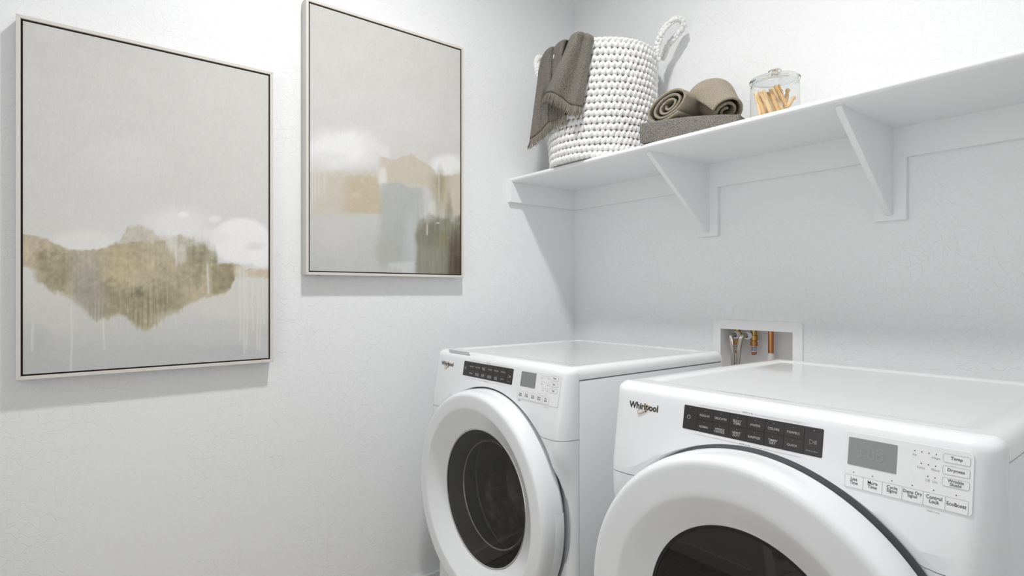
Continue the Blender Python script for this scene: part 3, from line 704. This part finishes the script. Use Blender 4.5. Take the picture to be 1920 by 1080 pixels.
    for r_, names in enumerate((top, low)):
        za, zb = (.9490, sz1-.001) if r_ == 0 else (sz0+.001, .9484)
        for k, s in enumerate(names):
            bt = button(cx0+k*cw+.00005, za, cx0+(k+1)*cw-.00005, zb)
            two = '\n' in s; cz = (.9574 if r_ == 0 else .9362)-(.0008 if two else 0)
            text_mesh(s, cx0+(k+.5)*cw-.0015, cz, wid[s], .0088 if two else .0039, .0011, .82, m=M_print_w, bold=.004, parent=bt)
            dot(cx0+(k+.5)*cw-.0015, cz+(.0088 if r_ == 0 else .0082), .0006, M_print_g, bt, .0011)
    b1 = button(R-.0298, sz0+.001, R-.001, sz1-.001)
    c = R-.0158
    for nm, pts in (('play_symbol', [(c-.0052, .9440), (c-.0052, .9526), (c+.0022, .9483)]),):
        obj(nm, tube([PF(a, q, .0010) for a, q in pts], .0004, 4, closed=True), M_print_w, b1)
    for xx in (.0036, .0056): obj('pause_bar', tube([PF(c+xx, .9452, .0010), PF(c+xx, .9514, .0010)], .0004, 4), M_print_w, b1)
    text_mesh('Hold to Start', c-.0003, .9335, .0190, .0024, .0011, m=M_print_g, parent=b1); dot(c+.001, .9672, .0007, M_print_g, b1, .0011)
    # printed rules and captions
    wd = 'dry' if not washer else 'wash'
    for nm, z_, xa, xb_ in (('WHAT to '+wd, .9765, -.119, .0865), ('HOW to '+wd, .9200, -.1225, .0835)):
        xm = -.0170
        text_mesh(nm, xm, z_, .0215, .0030, .0005, m=M_print_k, parent=t, name='caption_lettering')
        for a, b_ in ((xa, xm-.0135), (xm+.0135, xb_)):
            obj('printed_rule', prism([(a, z_-.00015), (b_, z_-.00015), (b_, z_+.00015), (a, z_+.00015)], PF, 0, .0003), M_print_g, t)
    # ---- display panel
    px0, px1, pz0, pz1 = (.1495, .3135, .8915, .9755)
    def outline(x0, z0, x1, z1, r, w, m, par, nm, d=.0004):
        return obj(nm, ringplate(rrect(x0, z0, x1, z1, r, 4), rrect(x0+w, z0+w, x1-w, z1-w, max(r-w, .0002), 4), PF, 0, d), m, par)
    pan = obj('display_panel', prism(rrect(px0, pz0, px1, pz1, .006), PF, -.0004, .0006), M_panelw, t)
    dx0, dx1, dz0, dz1 = (.1552, .2222, .9260, .9678) if not washer else (.1490, .2143, .9282, .9700)
    ds = obj('display_screen', prism(rrect(dx0, dz0, dx1, dz1, .0012), PF, 0, .0010), M_disp, t); ds['label'] = 'grey display screen'
    text_mesh('8:88', (dx0+dx1)/2-.004, (dz0+dz1)/2+.001, .040, .020, .0012, m=M_seg, parent=ds, name='display_digits')
    trio = ['Temp', 'Dryness', 'Wrinkle\nShield'] if not washer else ['Temp', 'Spin', 'Soil']
    tw = [.0135, .0195, .0185] if not washer else [.0125, .0095, .0085]
    ends = [('Air', 'High', 4), ('Less', 'More', 3), ('Off', 'On', 2)] if not washer else [('Cold', 'Hot', 4), ('Off', 'Fast', 4), ('Light', 'Heavy', 3)]
    for k, (s, w_, (ea, eb, nd_)) in enumerate(zip(trio, tw, ends)):
        zt_ = .9690-.0162*k+(.0015 if washer else 0); zb = zt_-.0118; xa, xb_ = (.2786, .3096) if not washer else (.2743, .3050)
        bt = obj('setting_button', prism(rrect(xa, zb, xb_, zt_, .0022), PF, .0004, .0009), M_panelw, t)
        outline(xa, zb, xb_, zt_, .0022, .00035, M_line, bt, 'button_outline', .0011)
        two = '\n' in s
        text_mesh(s, (xa+xb_)/2, (zt_+zb)/2, w_, .0088 if two else (.0046 if 'y' not in s and 'p' not in s else .0056), .0012, .8, m=M_print_k, parent=bt, bold=.008)
        dxr = .2702 if not washer else .2664
        for q in range(nd_): dot(dxr-.0087*q, zt_-.0040, .00078, M_print_k, t, .0009)
        text_mesh(eb, dxr, zt_-.0095, .0095 if len(eb) > 2 else .006, .0034, .0009, m=M_print_g, parent=t, name='scale_lettering')
        text_mesh(ea, dxr-.0087*(nd_-1), zt_-.0095, .0090 if len(ea) > 3 else .006, .0034, .0009, m=M_print_g, parent=t, name='scale_lettering')
    row = ['Less\nTime', 'More\nTime', 'Cycle\nSignal', 'Damp Dry\nSignal', 'Control\nLock', 'EcoBoost'] if not washer else ['Clean\nWasher', 'Drain\n& Spin', 'Cycle\nSignal', 'Extra\nRinse', 'Pre\nSoak']
    rw = [.0112, .0130, .0140, .0232, .0190, .0222] if not washer else [.0165, .0145, .0135, .0135, .0120]
    ra, rb = (.1530, .3094) if not washer else (.1420, .2775); zt_, zb = (.9112, .8922) if not washer else (.9142, .8940)
    cw = (rb-ra)/len(row)
    for k, (s, w_) in enumerate(zip(row, rw)):
        xa, xb_ = ra+k*cw, ra+(k+1)*cw
        bt = obj('option_button', prism(rrect(xa+.0001, zb, xb_-.0001, zt_, .0012), PF, .0004, .0009), M_panelw, t)
        outline(xa, zb, xb_, zt_, .0012, .0003, M_line, bt, 'button_outline', .0011)
        text_mesh(s, (xa+xb_)/2, (zt_+zb)/2+.001, w_, .0108 if '\n' in s else .0050, .0012, .8, m=M_print_k, parent=bt, bold=.008)
        dot((xa+xb_)/2-.001, zt_+.0042, .00078, M_print_k, t, .0009)
    text_mesh('Hold 3 sec', .2700, .8862, .0150, .0022, .0004, m=M_print_g, parent=t, name='caption_lettering')
    if washer:
        obj('steam_mark', prism([(.146, .8866), (.160, .8866), (.158, .8895), (.154, .8905), (.150, .8893)], PF, 0, .0003), M_print_g, t)
        # pull of the detergent drawer on the top edge
        rr_ = [(.9963, .0085), (.9948, .016), (.992, .0235), (.9895, .0275)]
        obj('drawer_pull', grid([[(xa+q*.012, -f_-.0007, z_+.0008) for xa in (-.290, -.250, -.200, -.165)] for q, (z_, f_) in enumerate(rr_)]), mat('pull_grey', (.34, .36, .37), .5), t)
    return t
def lathe_arc(prof, a0, a1, dz, n=24):
    rows = []
    for k in range(n+1):
        a = math.radians(a0+(a1-a0)*k/n); rows.append([(r*math.cos(a), -h, dz+r*math.sin(a)) for r, h in prof])
    return grid(rows)
machine('washing_machine', 'white front-loading washing machine with a clear round door window, beside the wall with paintings', 'washing machine', .5626, -.8751, .689, .571, .112, True)
machine('clothes_dryer', 'white front-loading clothes dryer with a dark round door window', 'dryer', 1.4523, -.9368, .690, .585, .128, False)

# ------------------------------------------------------------------ crocheted basket
SZ = 1.7025
BC = Vector((.378, -.222, SZ)); NR = 17; RH = .0252
def brad(z):               # z above the shelf
    return .203+.017*smooth(0, .22, z)+.002*smooth(.22, .43, z)
bk = thing('crochet_basket', 'white chunky crocheted cord basket with loop handles on the shelf', 'basket', BC)
def ellipsoid(rx, ry, rz, M, mb, seg=9, rings=6):
    v = []; f = []
    for i in range(rings+1):
        th = PI*i/rings
        for k in range(seg):
            ph = 2*PI*k/seg; v.append(M @ Vector((rx*math.sin(th)*math.cos(ph), ry*math.sin(th)*math.sin(ph), rz*math.cos(th))))
    for i in range(rings):
        for k in range(seg):
            l = (k+1) % seg; f.append((i*seg+k, i*seg+l, (i+1)*seg+l, (i+1)*seg+k))
    mb.add(v, f)
rnd = random.Random(4)
obj('basket_wall', lathe([(.0001, .004), (.19, .004), (.197, .02)]+[(brad(z)-.012, z) for z in (.05, .12, .2, .3, .40, .43)]+[(brad(.43)-.020, .428)]+[(brad(z)-.024, z) for z in (.40, .3, .2, .12, .05)]+[(.16, .012), (.0001, .012)], 72), M_cotton, bk, 60)
NS = 64
for r_ in range(NR):
    mb = MB(); zc = .0135+r_*RH
    for k in range(NS):
        a = 2*PI*(k+(.5 if r_ % 2 else 0)+rnd.uniform(-.08, .08))/NS
        R_ = brad(zc)-.004+rnd.uniform(-.0015, .0015)
        e = Vector((math.cos(a), math.sin(a), 0)); tg = Vector((-math.sin(a), math.cos(a), 0))
        for sgn, off, ang, sz in ((1, .0055, .62, 1.0), (-1, -.0055, -.50, .92)):
            an = ang+rnd.uniform(-.15, .15)
            up = (UP*math.cos(an)+tg*math.sin(an)).normalized(); sd = (tg*math.cos(an)-UP*math.sin(an)).normalized()
            c = e*(R_+rnd.uniform(-.001, .001)+(.0015 if sgn > 0 else 0))+tg*off+UP*(zc+rnd.uniform(-.001, .001))
            M = Matrix(((sd.x, e.x, up.x, c.x), (sd.y, e.y, up.y, c.y), (sd.z, e.z, up.z, c.z), (0, 0, 0, 1)))
            ellipsoid(.0092*sz, .0104*sz, .0160*sz, M, mb)
    obj('stitch_row', mb.data(), M_cotton, bk, 80)
# rim cord: a lying braid
mb = MB(); n = 64
for k in range(n):
    a = 2*PI*k/n; e = Vector((math.cos(a), math.sin(a), 0)); tg = Vector((-math.sin(a), math.cos(a), 0))
    u_ = (tg*math.cos(.35)+UP*math.sin(.35)).normalized(); w_ = (UP*math.cos(.35)-tg*math.sin(.35)).normalized()
    c = e*(brad(.43)-.006)+UP*(.0135+NR*RH-.006)
    M = Matrix(((e.x, w_.x, u_.x, c.x), (e.y, w_.y, u_.y, c.y), (e.z, w_.z, u_.z, c.z), (0, 0, 0, 1)))
    ellipsoid(.0100, .0085, .0185, M, mb)
obj('rim_cord', mb.data(), M_cotton, bk, 80)
def handle(pts, r, step):
    """thick crocheted loop: lobes wound round a core"""
    P = [Vector(p)-BC for p in pts]; n = len(P); cur = []
    for i in range(n-1):
        a, b_, c_, d2 = P[max(i-1, 0)], P[i], P[i+1], P[min(i+2, n-1)]
        for k in range(24):
            s = k/24; cur.append(.5*((2*b_)+(c_-a)*s+(2*a-5*b_+4*c_-d2)*s*s+(3*b_-a-3*c_+d2)*s**3))
    cur.append(P[-1]); acc = 0; nxt = 0; mb = MB(); j = 0
    core = tube(cur[::3], r*.55, 8); mb.add(*core)
    for i in range(1, len(cur)):
        seg_ = (cur[i]-cur[i-1]).length; acc += seg_
        if acc >= nxt:
            tdir = (cur[i]-cur[i-1]).normalized(); s1 = tdir.cross(Vector((.3, -.8, .5))).normalized(); s2 = tdir.cross(s1)
            for ph, tl in ((0, .6), (2.1, -.6), (4.2, .6)):
                d = s1*math.cos(ph+j*.5)+s2*math.sin(ph+j*.5); tgt = tdir.cross(d)
                up = (tdir*math.cos(tl)+tgt*math.sin(tl)).normalized(); sd = up.cross(d).normalized()
                c = cur[i]+d*r*.52
                M = Matrix(((sd.x, d.x, up.x, c.x), (sd.y, d.y, up.y, c.y), (sd.z, d.z, up.z, c.z), (0, 0, 0, 1)))
                ellipsoid(r*.62, r*.5, step*.78, M, mb)
            nxt += step; j += 1
    obj('handle', mb.data(), M_cotton, bk, 80)
hd = 2.33
handle([at(1233, 112, 2.235), at(1232, 88, 2.225), at(1237, 71, 2.215), at(1245, 55, 2.21), at(1257, 42, 2.21), at(1268, 36, 2.215), at(1278, 38, 2.22), at(1281, 48, 2.225), at(1275, 59, 2.235), at(1263, 73, 2.25), at(1252, 86, 2.27), at(1247, 98, 2.285), at(1243, 114, 2.30)], .0132, .0150)
handle([at(1016, 175, 2.38), at(1012, 150, 2.39), at(1007, 130, 2.40), at(1006, 116, 2.42), at(1011, 108, 2.44), at(1022, 118, 2.46), at(1030, 140, 2.46)], .0125, .0145)
# thin stitch cord at the handle foot
obj('lacing_cord', tube([Vector(at(u, v, d))-BC for u, v, d in ((1234, 78, 2.25), (1231, 88, 2.235), (1229, 96, 2.235), (1223, 104, 2.235), (1219, 107, 2.25))], .0030, 6), M_cotton, bk, 60)

# ------------------------------------------------------------------ towel over the basket
tw = thing('draped_towel', 'dark taupe woven towel with fringe draped over the basket rim', 'towel', at(1062, 200, 2.1))
TO = Vector(tw.location)
bdep = (BC-CAM).dot(FW); blat = (BC-CAM).dot(RT)
def on_basket(u, v, off):
    """a point just outside the basket: depth from the round wall, beyond its flank straight down beside it"""
    k = (u-960)/F_PX; R_ = .228
    # intersect ray (k*d, d) with circle (blat, bdep, R_)
    A = 1+k*k; B = -2*(k*blat+bdep); Cc = blat*blat+bdep*bdep-R_*R_; D = B*B-4*A*Cc
    d = (-B-math.sqrt(D))/(2*A) if D > 0 else (-B)/(2*A)
    dm = (-B)/(2*A)
    if D > 0: d = d
    return at(u, v, d-off)
# stations across the towel: rim pixel, rim offset, hem pixel, hem offset, bulge of the fold
ST = [((1011, 130), .002, (994, 261), .00), ((1015, 112), .016, (1001, 257), .026), ((1021, 100), .026, (1009, 251), .040), ((1028, 92), .034, (1017, 243), .046), ((1034, 90), .016, (1025, 234), .034), ((1037, 92), -.004, (1030, 229), .010),
      ((1041, 88), .000, (1044, 224), .006), ((1046, 82), .018, (1060, 216), .004), ((1053, 77), .034, (1050, 203), .008), ((1059, 76), .030, (1032, 191), .020), ((1063, 79), .000, (1022, 182), .044), ((1067, 76), -.004, (1024, 175), .060), ((1072, 67), .018, (1030, 173), .068), ((1078, 63), .040, (1038, 174), .066),
      ((1085, 61), .046, (1046, 178), .056), ((1091, 62), .036, (1055, 184), .036), ((1095, 64), .022, (1063, 191), .024), ((1099, 64), .022, (1070, 196), .026), ((1105, 66), .038, (1080, 198), .040), ((1112, 71), .014, (1092, 201), .018)]
def crv(pts, n):
    out = []; m_ = len(pts)
    for i in range(m_-1):
        a, b_, c_, d2 = pts[max(i-1, 0)], pts[i], pts[i+1], pts[min(i+2, m_-1)]
        for k in range(n):
            s = k/n; out.append(.5*((2*b_)+(c_-a)*s+(2*a-5*b_+4*c_-d2)*s*s+(3*b_-a-3*c_+d2)*s**3))
    out.append(pts[-1]); return out
cols = []
for (tu, tv), to_, (hu, hv), ho in ST:
    path = []
    for k in range(13):
        s = k/12; e = s**1.05
        u = tu+(hu-tu)*e; v = tv+(hv-tv)*s
        path.append(on_basket(u, v, to_+(ho-to_)*s))
    rim = path[0]; ax = Vector((BC.x, BC.y, rim.z)); inw = (ax-rim).normalized()
    inner = [rim+inw*.075+UP*-.16, rim+inw*.066+UP*-.07, rim+inw*.055+UP*-.008, rim+inw*.036+UP*.006, rim+inw*.016+UP*.006]
    cols.append(inner+path)
rows = list(zip(*cols))
rows = [crv([Vector(p) for p in r_], 5) for r_ in rows]
rows_t = [list(c) for c in zip(*rows)]
rows_t = [crv(c, 2) for c in rows_t]
v, f = grid([[p-TO for p in c] for c in rows_t])
o = obj('towel_cloth', (v, f), M_towel_d, tw, 180)
md = o.modifiers.new('thickness', 'SOLIDIFY'); md.thickness = .005; md.offset = 0
# hem seam and fringe
hem = [c[-1]-TO for c in rows_t]
obj('hem_seam', tube([p+Vector((0, 0, .001)) for p in hem], .0022, 6), mat('hem_dark', lin((70, 62, 55)), .95), tw, 60)
mb = MB(); rf = random.Random(9)
hc = [c[-1]-TO for c in rows_t]; tn = [(c[-1]-c[-3]).normalized() for c in rows_t]
for i in range(len(hc)-1):
    for q in range(4):
        s = (q+rf.random())/4; p = hc[i].lerp(hc[i+1], s); d = (tn[i].lerp(tn[i+1], s)+Vector((rf.uniform(-.3, .3), rf.uniform(-.3, .3), -.8))).normalized()
        ln = rf.uniform(.032, .044); sd = Vector((rf.uniform(-.006, .006), rf.uniform(-.006, .006), 0))
        mb.add(*tube([p-d*.002, p+d*ln*.5+sd*.3, p+d*ln+sd], [.0016, .0015, .0007], 4))
fr = obj('fringe', mb.data(), M_fringe, tw, 60); fr['kind'] = 'stuff'

# ------------------------------------------------------------------ folded towel and rolls
ft = thing('folded_towel', 'dark grey-brown waffle towel folded flat on the shelf under the rolls', 'towel', (.86, -.24, SZ))
FO = Vector(ft.location)
A_, B_, C_, D_ = Vector((.733, -.413)), Vector((1.010, -.262)), Vector((.955, -.065)), Vector((.690, -.105))
nl, nw = 30, 20; TH = .073
def foot(s, q): return A_.lerp(B_, s).lerp(D_.lerp(C_, s), q)
lay = []
secs = []
for i in range(nl+1):
    s = i/nl; ring = []
    th = TH*(.94+.06*math.sin(3*s+.5)-.05*smooth(.8, 1, s))
    for q in range(8): ring.append((q/7, 0))
    half = []
    # closed cross-section: front is a round fold, back shows layers
    pts = [(0.03, .003)]+[(.02*(1-math.sin(a)), th*(.5-.5*math.cos(a))) for a in [PI*k/10 for k in range(1, 10)]]+[(.03+.94*k/8, th*(1+.03*math.sin(9*k/8+4*s))) for k in range(9)]+[(.985, th*.6), (.985, th*.4), (.97, .003)]
    secs.append([Vector((*foot(s, q), SZ+z+.0005))-FO for q, z in pts])
n = len(secs[0]); v = [p for s in secs for p in s]; f = []
for i in range(nl):
    for k in range(n):
        l = (k+1) % n; f.append((i*n+k, i*n+l, (i+1)*n+l, (i+1)*n+k))
f.append(tuple(range(n))); f.append(tuple(reversed([nl*n+k for k in range(n)])))
bm = bmesh.new(); vs = [bm.verts.new(p) for p in v]
for q in f: bm.faces.new([vs[i] for i in q])
bmesh.ops.recalc_face_normals(bm, faces=bm.faces)
obj('folded_cloth', bm, M_towel_f, ft, 60)

def roll(name, label, A, B, rad, squash, turns, phase, thick, upv, rot=0):
    """spiral-rolled towel: the end at A shows the windings"""
    t = thing(name, label, 'towel', (A+B)/2-UP*rad(0), 'rolled taupe towels'); O = Vector(t.location)
    ax = (B-A).normalized(); s1 = ax.cross(upv).normalized(); s2 = s1.cross(ax).normalized()
    N = int(turns*34)
    rows = []
    nst = 26
    for j in range(nst+1):
        s = j/nst; R_ = rad(s); row = []
        endr = 1-.45*(max(0, (s-.62)/.38))**2.2
        for k in range(N+1):
            a = phase+2*PI*turns*k/N; r = (.12+.88*k/N)*R_*endr
            wob = 1+.05*math.sin(2*a+.7)+.03*math.sin(5*a*.37+3*s)
            # windings near the core sit deeper at the shown end
            x = r*math.cos(a)*squash[0]*wob; y = r*math.sin(a)*squash[1]*wob; x, y = x*math.cos(rot)-y*math.sin(rot), x*math.sin(rot)+y*math.cos(rot)
            dpt = (B-A).length*s - (1-s)*.010*math.sin(PI*k/N*.9)*0 + (1-s)**6*.016*(1-k/N)
            row.append(A+ax*dpt+s1*x+s2*y-O)
        rows.append(row)
    v, f = grid(rows)
    o = obj('rolled_cloth', (v, f), M_towel_t, t, 180)
    md = o.modifiers.new('thickness', 'SOLIDIFY'); md.thickness = thick; md.offset = -.6
    md2 = o.modifiers.new('round', 'SUBSURF'); md2.levels = 1; md2.render_levels = 1
    # plug the far end
    b_ = lathe([(.0001, -.004), (rad(1)*.52, -.004), (rad(1)*.52, .004), (.0001, .006)], 24)
    M = Matrix.Translation(B-ax*.008-O) @ ax.to_track_quat('Z', 'Y').to_matrix().to_4x4()
    b_.transform(M); obj('end_fold', b_, M_towel_t, t, 60)
    return t
ztop = SZ+TH
A1 = at(1250, 196, 1.915)
roll('rolled_towel', 'rolled taupe terry towel beside the basket, its spiral end showing', A1, A1+Vector((-.02, .20, .004)), lambda s: .056, (1.42, .80), 3.4, 2.6, .0085, UP, .36)
A2 = at(1366, 212, 1.86); B2 = at(1322, 176, 2.02)
roll('rolled_towel', 'rolled taupe terry towel next to the glass jar, sloping down onto the shelf', A2, B2, lambda s: .052+.026*smooth(0, .8, s), (1.0, .95), 2.3, 1.2, .009, UP)

# ------------------------------------------------------------------ glass jar with clothespins
JC = Vector((1.1244, -.262, SZ)); JR = .0692
jar = thing('glass_jar', 'clear glass jar with lid and knob holding wooden clothespins', 'jar', JC)
obj('jar_body', lathe([(.0001, .0005), (JR-.006, .0005), (JR, .007), (JR, .118), (JR-.002, .123), (JR-.006, .127), (JR-.006, .131)], 72, 'z'), M_thin, jar, 50)
obj('jar_neck', lathe([(JR-.0055, .1225), (JR-.0025, .1240), (JR-.0045, .1272), (JR-.0075, .1258)], 72, 'z', closed=True), M_glass, jar, 50)
ld_ = obj('jar_lid', lathe([(.0001, .1340), (JR-.006, .1340), (JR-.004, .1385), (.030, .1475), (.0001, .149)], 72, 'z'), M_thin, jar, 50)
obj('lid_rim', lathe([(JR-.0060, .1325), (JR+.0010, .1325), (JR+.0022, .1355), (JR+.0005, .1385), (JR-.0050, .1395), (JR-.0068, .1360)], 72, 'z', closed=True), M_glass, ld_, 50)
obj('lid_knob', lathe([(.0001, .1492), (.010, .1490), (.0095, .1525), (.014, .1545), (.0185, .159), (.0185, .164), (.014, .1685), (.007, .1705), (.0001, .171)], 40, 'z'), M_glass, ld_, 50)
# one dolly clothespin, copied
def peg_mesh():
    h = .095; mb = MB()
    bm = lathe([(.0001, h), (.0045, h-.0006), (.0068, h-.004), (.0070, h-.008), (.0052, h-.0125), (.0046, h-.015), (.0060, h-.019), (.0066, h-.028), (.0066, .036)], 16, 'z')
    body = bm
    # two legs with a slot
    for sg in (-1, 1):
        rows = []
        for z, r, gap in ((.0362, .0066, .0008), (.028, .0068, .0016), (.012, .0070, .0020), (.003, .0066, .0030), (0, .0058, .0042)):
            ring = []
            for k in range(9):
                a = -PI/2+PI*k/8; ring.append((max(r*math.cos(a), 0)*sg+gap*sg, r*math.sin(a)*.95, z))
            rows.append(ring)
        v, f = grid(rows); n = 9; m_ = len(rows)
        for i in range(m_-1): f.append((i*n, (i+1)*n, (i+1)*n+n-1, i*n+n-1))
        f.append(tuple(range(n))); f.append(tuple((m_-1)*n+k for k in range(n)))
        vs = [body.verts.new(p) for p in v]
        for q in f:
            try: body.faces.new([vs[i] for i in q])
            except ValueError: pass
    for v_ in body.verts:
        pass
    bmesh.ops.recalc_face_normals(body, faces=body.faces)
    me = bpy.data.meshes.new('clothespin'); body.to_mesh(me); body.free(); me.materials.append(M_wood); finish(me, 50)
    return me
PEG = peg_mesh()
def peg(p0, p1, spin, up):
    """p0 = one end on the pile, p1 towards the other end"""
    def inside(p, r=.054):
        w_ = Vector((p.x-JC.x, p.y-JC.y, 0)); k = min(1, r/max(w_.length, 1e-6)); return Vector((JC.x+w_.x*k, JC.y+w_.y*k, p.z))
    p0 = inside(p0); p1 = inside(p0+(p1-p0).normalized()*.095)
    up_ = max(0, SZ+.0085-min(p0.z, p1.z)); p0 = p0+UP*up_; p1 = p1+UP*up_          # stands on the jar's bottom
    d = (p1-p0).normalized(); q = d.to_track_quat('Z', 'Y') @ Matrix.Rotation(spin, 3, 'Z').to_quaternion()
    o = bpy.data.objects.new('clothespin', PEG); COL.objects.link(o); o.location = p0; o.rotation_mode = 'QUATERNION'; o.rotation_quaternion = q
    tag(o, 'pale wooden clothespin standing %s in the glass jar' % up, 'clothespin', 'clothespins with the %s' % up)
jd = (JC-CAM).dot(FW)
# (pixel of lower end, depth, pixel of upper end, depth, spin); slotted end first
PG = [((1437, 236), -.04, (1416, 184), .0, .4), ((1448, 226), -.045, (1428, 180), -.02, 1.2), ((1421, 232), -.02, (1410, 190), .0, .2), ((1462, 222), -.04, (1443, 178), -.02, 2.0), ((1432, 232), .0, (1424, 178), .02, .8)]
def pp(u, v, dd): return at(u, v, jd+dd)
for (a, da, b_, db, sp) in PG: peg(pp(*b_, db), pp(*a, da), sp, 'slotted legs up')          # slots up
for (a, da, b_, db, sp) in [((1474, 222), -.03, (1446, 166), -.01, .5), ((1486, 225), -.02, (1456, 160), .0, 1.0), ((1462, 226), .02, (1440, 172), .03, 1.7)]:
    peg(pp(*b_, db), pp(*a, da), sp, 'slotted legs up')
for (a, da, b_, db, sp) in [((1448, 232), -.03, (1421, 182), -.03, .5), ((1468, 224), .025, (1484, 182), .03, 1.2), ((1455, 222), .03, (1464, 182), .045, 0.2), ((1458, 232), -.02, (1492, 189), -.01, .9)]:
    peg(pp(*a, da), pp(*b_, db), sp, 'round head up')                                       # heads up
